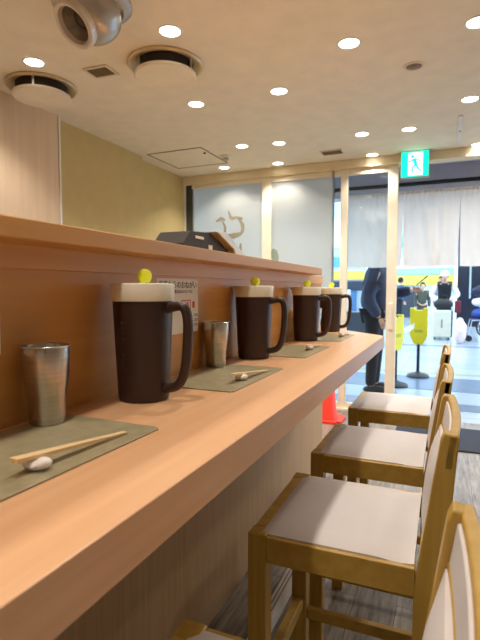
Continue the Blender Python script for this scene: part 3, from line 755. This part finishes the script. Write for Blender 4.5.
def person(loc, rz, H, lab, jacket, trousers, hair, shoes, arms, lean=0.0, sleeves=None, hat=None, bulk=1.0):
    """local: faces +x, height about 1.7 scaled by H; arms = {side:(elbow, wrist)}"""
    t = thing('person', lab, 'person', loc, rz)
    def L(x, z): return x+lean*max(0, z-.95)
    J = {'pelvis': (L(0, .96), 0, .96, .135, .115), 'waist': (L(0, 1.10), 0, 1.10, .115, .105), 'chest': (L(.01, 1.28), 0, 1.28, .15, .115),
         'neckb': (L(.02, 1.42), 0, 1.42, .08), 'neck': (L(.04, 1.50), 0, 1.50, .052), 'head': (L(.075, 1.58), 0, 1.58, .072), 'crown': (L(.07, 1.655), 0, 1.655, .078)}
    E = [('pelvis', 'waist'), ('waist', 'chest'), ('chest', 'neckb'), ('neckb', 'neck'), ('neck', 'head'), ('head', 'crown')]
    for n_, s in (('l', 1), ('r', -1)):
        J['hip'+n_] = (0, s*.09, .90, .095); J['knee'+n_] = (.02, s*.10, .50, .058); J['ank'+n_] = (-.01, s*.10, .09, .036); J['toe'+n_] = (.13, s*.115, .035, .030)
        E += [('pelvis', 'hip'+n_), ('hip'+n_, 'knee'+n_), ('knee'+n_, 'ank'+n_), ('ank'+n_, 'toe'+n_)]
        el, wr = arms[n_]
        J['sh'+n_] = (L(.01, 1.39), s*.185, 1.39, .056); J['el'+n_] = (*el, .042); J['wr'+n_] = (*wr, .026)
        E += [('chest', 'sh'+n_), ('sh'+n_, 'el'+n_), ('el'+n_, 'wr'+n_)]
    bm = skin_bm([graph(J, E)])
    for n_, s in (('l', 1), ('r', -1)):
        el, wr = Vector(arms[n_][0]), Vector(arms[n_][1]); d = (wr-el).normalized()
        side = Vector((1, 0, 0)) if abs(d.x) < .7 else Vector((0, -s, .6))
        hb = skin_bm(hand_chains(wr, d, side-d*side.dot(d), .7), 1); me = bpy.data.meshes.new('h'); hb.to_mesh(me); bm.from_mesh(me)
    hc = Vector((L(.085, 1.62), 0, 1.615))
    ball(bm, hc, .1, .98, .80, 1.17, 20); ball(bm, hc+Vector((.098, 0, -.012)), .018, 1.1, .8, 1.5, 10)
    for s in (-1, 1): ball(bm, hc+Vector((-.005, s*.082, -.01)), .024, .7, .4, 1.2, 10)
    body = obj('body', bm, M_skin, t, smooth=True, angle=180)
    bm = bmesh.new()
    for s in (-1, 1): ball(bm, hc+Vector((.088, s*.032, .012)), .011, .6, 1, .8, 10)
    obj('eyes', bm, mat('eye_dark', (40, 30, 28), .3), t, smooth=True)
    obj('mouth', ball(bmesh.new(), hc+Vector((.084, 0, -.06)), .02, .4, 1, .25, 10), mat('lip', (180, 100, 90), .5), t, smooth=True)
    bm = bmesh.new(); ball(bm, hc+Vector((-.014, 0, .022)), .112, .95, .86, 1.08, 20)
    for v in bm.verts:
        if v.co.x > hc.x+.045 and v.co.z < hc.z+.06: v.co.x = hc.x+.045
        if v.co.z < hc.z-.075: v.co.z = hc.z-.075
    obj('hair', bm, mat('hair_%d' % hair[0], hair, .7), t, smooth=True)
    if hat:
        bm = bmesh.new(); ball(bm, hc+Vector((-.008, 0, .045)), .122, .98, .9, .95, 20)
        for v in bm.verts:
            if v.co.z < hc.z+.02: v.co.z = hc.z+.02
        lathe(bm, [(0, 0), (.075, 0), (.075, .01), (0, .012)], 20, Matrix.Translation(hc+Vector((.11, 0, .022))) @ Matrix.Rotation(.25, 4, 'Y'))
        obj('cap', bm, mat('cap_cloth', hat, .8), t, smooth=True)
    g = .028*bulk
    JJ = {k: J[k] for k in ('waist', 'chest', 'neckb')}
    JJ = {'chest': (*J['chest'][:3], .158*bulk, .135*bulk), 'hem': (J['pelvis'][0], 0, .90, .165*bulk, .15*bulk), 'waist': (*J['waist'][:3], .14*bulk, .14*bulk), 'neckb': (*J['neckb'][:3], .085, .085), 'collar': (L(.035, 1.475), 0, 1.475, .072)}
    EE = [('chest', 'waist'), ('waist', 'hem'), ('chest', 'neckb'), ('neckb', 'collar')]
    if not sleeves:
        for n_, s in (('l', 1), ('r', -1)):
            el, wr = Vector(arms[n_][0]), Vector(arms[n_][1])
            JJ['sh'+n_] = (*J['sh'+n_][:3], .076*bulk); JJ['el'+n_] = (*el, .064*bulk); JJ['wr'+n_] = (*(wr-(wr-el).normalized()*.01), .046*bulk)
            EE += [('chest', 'sh'+n_), ('sh'+n_, 'el'+n_), ('el'+n_, 'wr'+n_)]
    obj('jacket' if not sleeves else 'vest', skin_bm([graph(JJ, EE)]), jacket, t, smooth=True, angle=180)
    if sleeves:
        for n_, s in (('l', 1), ('r', -1)):
            el, wr = Vector(arms[n_][0]), Vector(arms[n_][1]); a = Vector(J['sh'+n_][:3])
            obj('sleeve', skin_bm([chain((*a, .075*bulk), (*((a+el)/2), .07*bulk), (*el, .062*bulk), (*(wr-(wr-el).normalized()*.01), .045*bulk))]), sleeves, t, smooth=True, angle=180)
    KK = {'p': (0, 0, .97, .135, .125)}; KE = []
    for n_, s in (('l', 1), ('r', -1)):
        KK['h'+n_] = (0, s*.09, .88, .10); KK['k'+n_] = (.015, s*.10, .50, .078); KK['a'+n_] = (-.01, s*.10, .075, .062)
        KE += [('p', 'h'+n_), ('h'+n_, 'k'+n_), ('k'+n_, 'a'+n_)]
    obj('trousers', skin_bm([graph(KK, KE)]), trousers, t, smooth=True, angle=180)
    for s in (-1, 1):
        bm = bmesh.new(); ball(bm, (.05, s*.107, .045), .06, 2.35, .85, .95, 16)
        for v in bm.verts: v.co.z = max(v.co.z, 0)
        obj('shoe', bm, shoes, t, smooth=True)
    t.scale = (H, H, H)
    return t
M_blue = mat('jacket_navy', (56, 70, 100), .7, c2=(42, 54, 80), vscale=(6, 6, 40))
M_jblack = mat('cloth_black', (26, 28, 36), .8)
M_shoe = mat('shoe_black', (22, 22, 26), .5)
man = person((-.775, 5.62, 0), math.radians(-4), 1.0, 'person in navy padded jacket and black trousers looking at a phone outside the glass', M_blue, M_jblack, (24, 22, 24), M_shoe,
             {'r': ((-.03, -.25, 1.08), (.10, -.20, .86)), 'l': ((.14, .22, 1.12), (.40, .10, 1.17))}, lean=.10, bulk=1.28)
ph = obj('smartphone', B(-.004, .004, -.036, .036, -.075, .075), M_black, bevel=.003)
a = math.radians(-4); hx, hy = .50, .062
ph.location = (-.775+hx*math.cos(a)-hy*math.sin(a), 5.62+hx*math.sin(a)+hy*math.cos(a), 1.275); ph.rotation_euler = (0, math.radians(48), a)
tag(ph, 'black smartphone held up right of the door frame by the navy-jacketed person', 'phone')
wo = person((-.10, 12.9, 0), math.radians(-90), .93, 'person in white cap, black vest and white sleeves bent over a pale suitcase', mat('vest_black', (24, 26, 32), .8), M_jblack, (40, 34, 34), M_shoe,
            {'r': ((.12, -.33, 1.12), (.36, -.14, 1.0)), 'l': ((.12, .33, 1.12), (.36, .14, 1.0))}, lean=.22, sleeves=mat('sleeve_white', (232, 236, 240), .8), hat=(240, 240, 242), bulk=1.15)
fp = person((-.72, 15.2, 0), math.radians(-80), .80, 'small far person in a dark olive coat walking behind the yellow sign', mat('coat_olive', (70, 74, 62), .8), mat('coat_olive', (70, 74, 62), .8), (30, 28, 28), M_shoe,
            {'r': ((-.02, -.24, 1.08), (.10, -.24, .84)), 'l': ((-.02, .24, 1.08), (.10, .24, .84))}, bulk=1.1)
for x, y, rz, s, c, l in ((-1.6, 17.5, .5, .92, (60, 84, 120), 'far person in a blue coat left of the olive-coated walker'), (-.25, 19, -2, .95, (150, 158, 170), 'far person in a grey coat behind the bent traveller'), (-4.2, 17, 1, .95, (40, 50, 70), 'far person in dark clothing seen through the frosted side')):
    m_ = mat('coat_%d' % c[0], c, .8)
    person((x, y, 0), rz, s, l, m_, M_jblack, (30, 28, 28), M_shoe, {'r': ((-.02, -.24, 1.08), (.10, -.24, .84)), 'l': ((-.02, .24, 1.08), (.10, .24, .84))}, bulk=1.1)
# handbag in front of the traveller
hb = thing('handbag', 'black handbag held on top of the pale suitcase', 'bag', (-.12, 12.32, .705))
bm = bmesh.new(); ball(bm, (0, 0, .13), .16, 1.35, .6, .8, 20); obj('bag_body', bm, mat('bag_black', (24, 24, 28), .5), hb, smooth=True)
obj('strap', tube(bmesh.new(), smooth_path([(-.12, 0, .2), (-.08, 0, .33), (.08, 0, .33), (.12, 0, .2)], 5), .012, 8), M_jblack, hb, smooth=True)
# suitcase
sc_ = thing('suitcase', 'pale cream hard-shell suitcase standing before the bent traveller', 'suitcase', (-.14, 12.35, 0), .05)
obj('shell', B(-.215, .20, -.14, .0, .05, .70), mat('case_cream', (206, 204, 184), .35), sc_, bevel=.04, seg=4)
obj('back_shell', B(-.20, .24, .0, .13, .05, .69), mat('case_dark', (52, 56, 60), .4), sc_, bevel=.04, seg=4)
bm = bmesh.new()
for x in (-.13, -.06, .06, .13): box(bm, x-.008, x+.008, -.146, -.139, .10, .65)
obj('rib', bm, mat('case_cream', (206, 204, 184), .35), sc_)
obj('lock_plate', B(-.018, .012, -.149, -.14, .28, .48), mat('case_grey', (120, 122, 124), .4), sc_, bevel=.003)
for x in (-.15, .15):
    for y in (-.09, .08): obj('wheel', lathe(bmesh.new(), [(.03, -.015), (.032, 0), (.03, .015)], 16, Matrix.Translation((x, y, .031)) @ Matrix.Rotation(PI/2, 4, 'Y')), M_black, sc_, smooth=True)
# red bag next to it
rb_ = thing('shoulder_bag', 'small dark red bag hanging behind the suitcase', 'bag', (.20, 12.62, .0))
obj('bag_body', B(-.07, .07, -.05, .05, .62, .92), mat('bag_red', (120, 30, 44), .6), rb_, bevel=.02)
obj('bag_stand', tube(bmesh.new(), [(0, 0, .0), (0, 0, .64)], .015, 8), M_black, rb_)

# wheelchair loaded with bags
wc = thing('wheelchair', 'wheelchair loaded with bags beside the black pillar', 'wheelchair', (.80, 12.3, 0), math.radians(4))
M_al = mat('alu', (186, 192, 200), .3, metal=.8)
def ring(bm, R, r, M, seg=40, s2=8):
    lathe(bm, [(R+r*math.cos(2*PI*k/s2), r*math.sin(2*PI*k/s2)) for k in range(s2+1)], seg, M, cap0=False, cap1=False)
for y in (-.29, .29):
    Mw = Matrix.Translation((.12, y, .30)) @ Matrix.Rotation(PI/2, 4, 'X')
    bm = bmesh.new(); ring(bm, .28, .018, Mw); wh = obj('wheel', bm, M_black, wc, smooth=True)
    bm = bmesh.new(); ring(bm, .245, .008, Matrix.Translation((0, -.03 if y < 0 else .03, 0)) @ Mw)
    for k in range(12):
        a = k*PI/6; tube(bm, [(.12, y, .30), (.12+.27*math.cos(a), y, .30+.27*math.sin(a))], .004, 5)
    obj('push_rim', bm, M_al, wh, smooth=True)
    obj('caster', lathe(bmesh.new(), [(.06, -.012), (.07, -.012), (.07, .012), (.06, .012)], 20, Matrix.Translation((-.38, y*.8, .07)) @ Matrix.Rotation(PI/2, 4, 'X')), M_black, wc, smooth=True)
    obj('side_frame', tube(bmesh.new(), [(-.55, y*.8, .12), (-.38, y*.8, .16), (-.32, y*.8, .48), (.18, y*.8, .50), (.26, y*.8, .92), (.36, y*.8, .94)], .013, 8), M_al, wc, smooth=True)
obj('seat', B(-.32, .16, -.22, .22, .47, .50), mat('wc_navy', (40, 62, 120), .7), wc, bevel=.01)
obj('backrest', B(.17, .20, -.22, .22, .52, .90), mat('wc_navy', (40, 62, 120), .7), wc, bevel=.01)
obj('footplate', B(-.62, -.46, -.2, .2, .10, .12), M_al, wc)
def sack(name, label, loc, s, c):
    bm = bmesh.new(); ball(bm, (0, 0, s[2]), 1, s[0], s[1], s[2], 20)
    rnd = random.Random(int(loc[0]*100))
    for v in bm.verts: v.co *= 1+.10*math.sin(v.co.x*30+rnd.random()*3)*math.cos(v.co.z*25); v.co.z = max(v.co.z, 0)
    t = thing(name, label, 'bag', loc); obj('bag_body', bm, mat('sack_%d_%d' % (c[0], c[2]), c, .7), t, smooth=True)
    bm = bmesh.new(); tube(bm, smooth_path([(-s[0]*.4, -s[1]*.85, s[2]*1.3), (0, -s[1]*1.12, s[2]*1.0), (s[0]*.4, -s[1]*.85, s[2]*1.3)], 5), .012, 8); obj('strap', bm, mat('sack_%d_%d' % (c[0], c[2]), c, .7), t, smooth=True)
sack('duffel_bag', 'white and pink bag piled at the front of the wheelchair', (.24, 11.45, .0), (.13, .15, .27), (226, 204, 206))
sack('duffel_bag', 'blue bag lying on the wheelchair seat', (.67, 12.3, .505), (.19, .18, .12), (46, 74, 150))
sack('shopping_bag', 'white bag leaning on the wheelchair backrest', (.65, 12.3, .79), (.16, .15, .10), (232, 234, 238))
sack('shopping_bag', 'dark navy bag topmost on the loaded wheelchair', (.65, 12.3, 1.02), (.17, .16, .12), (34, 38, 66))
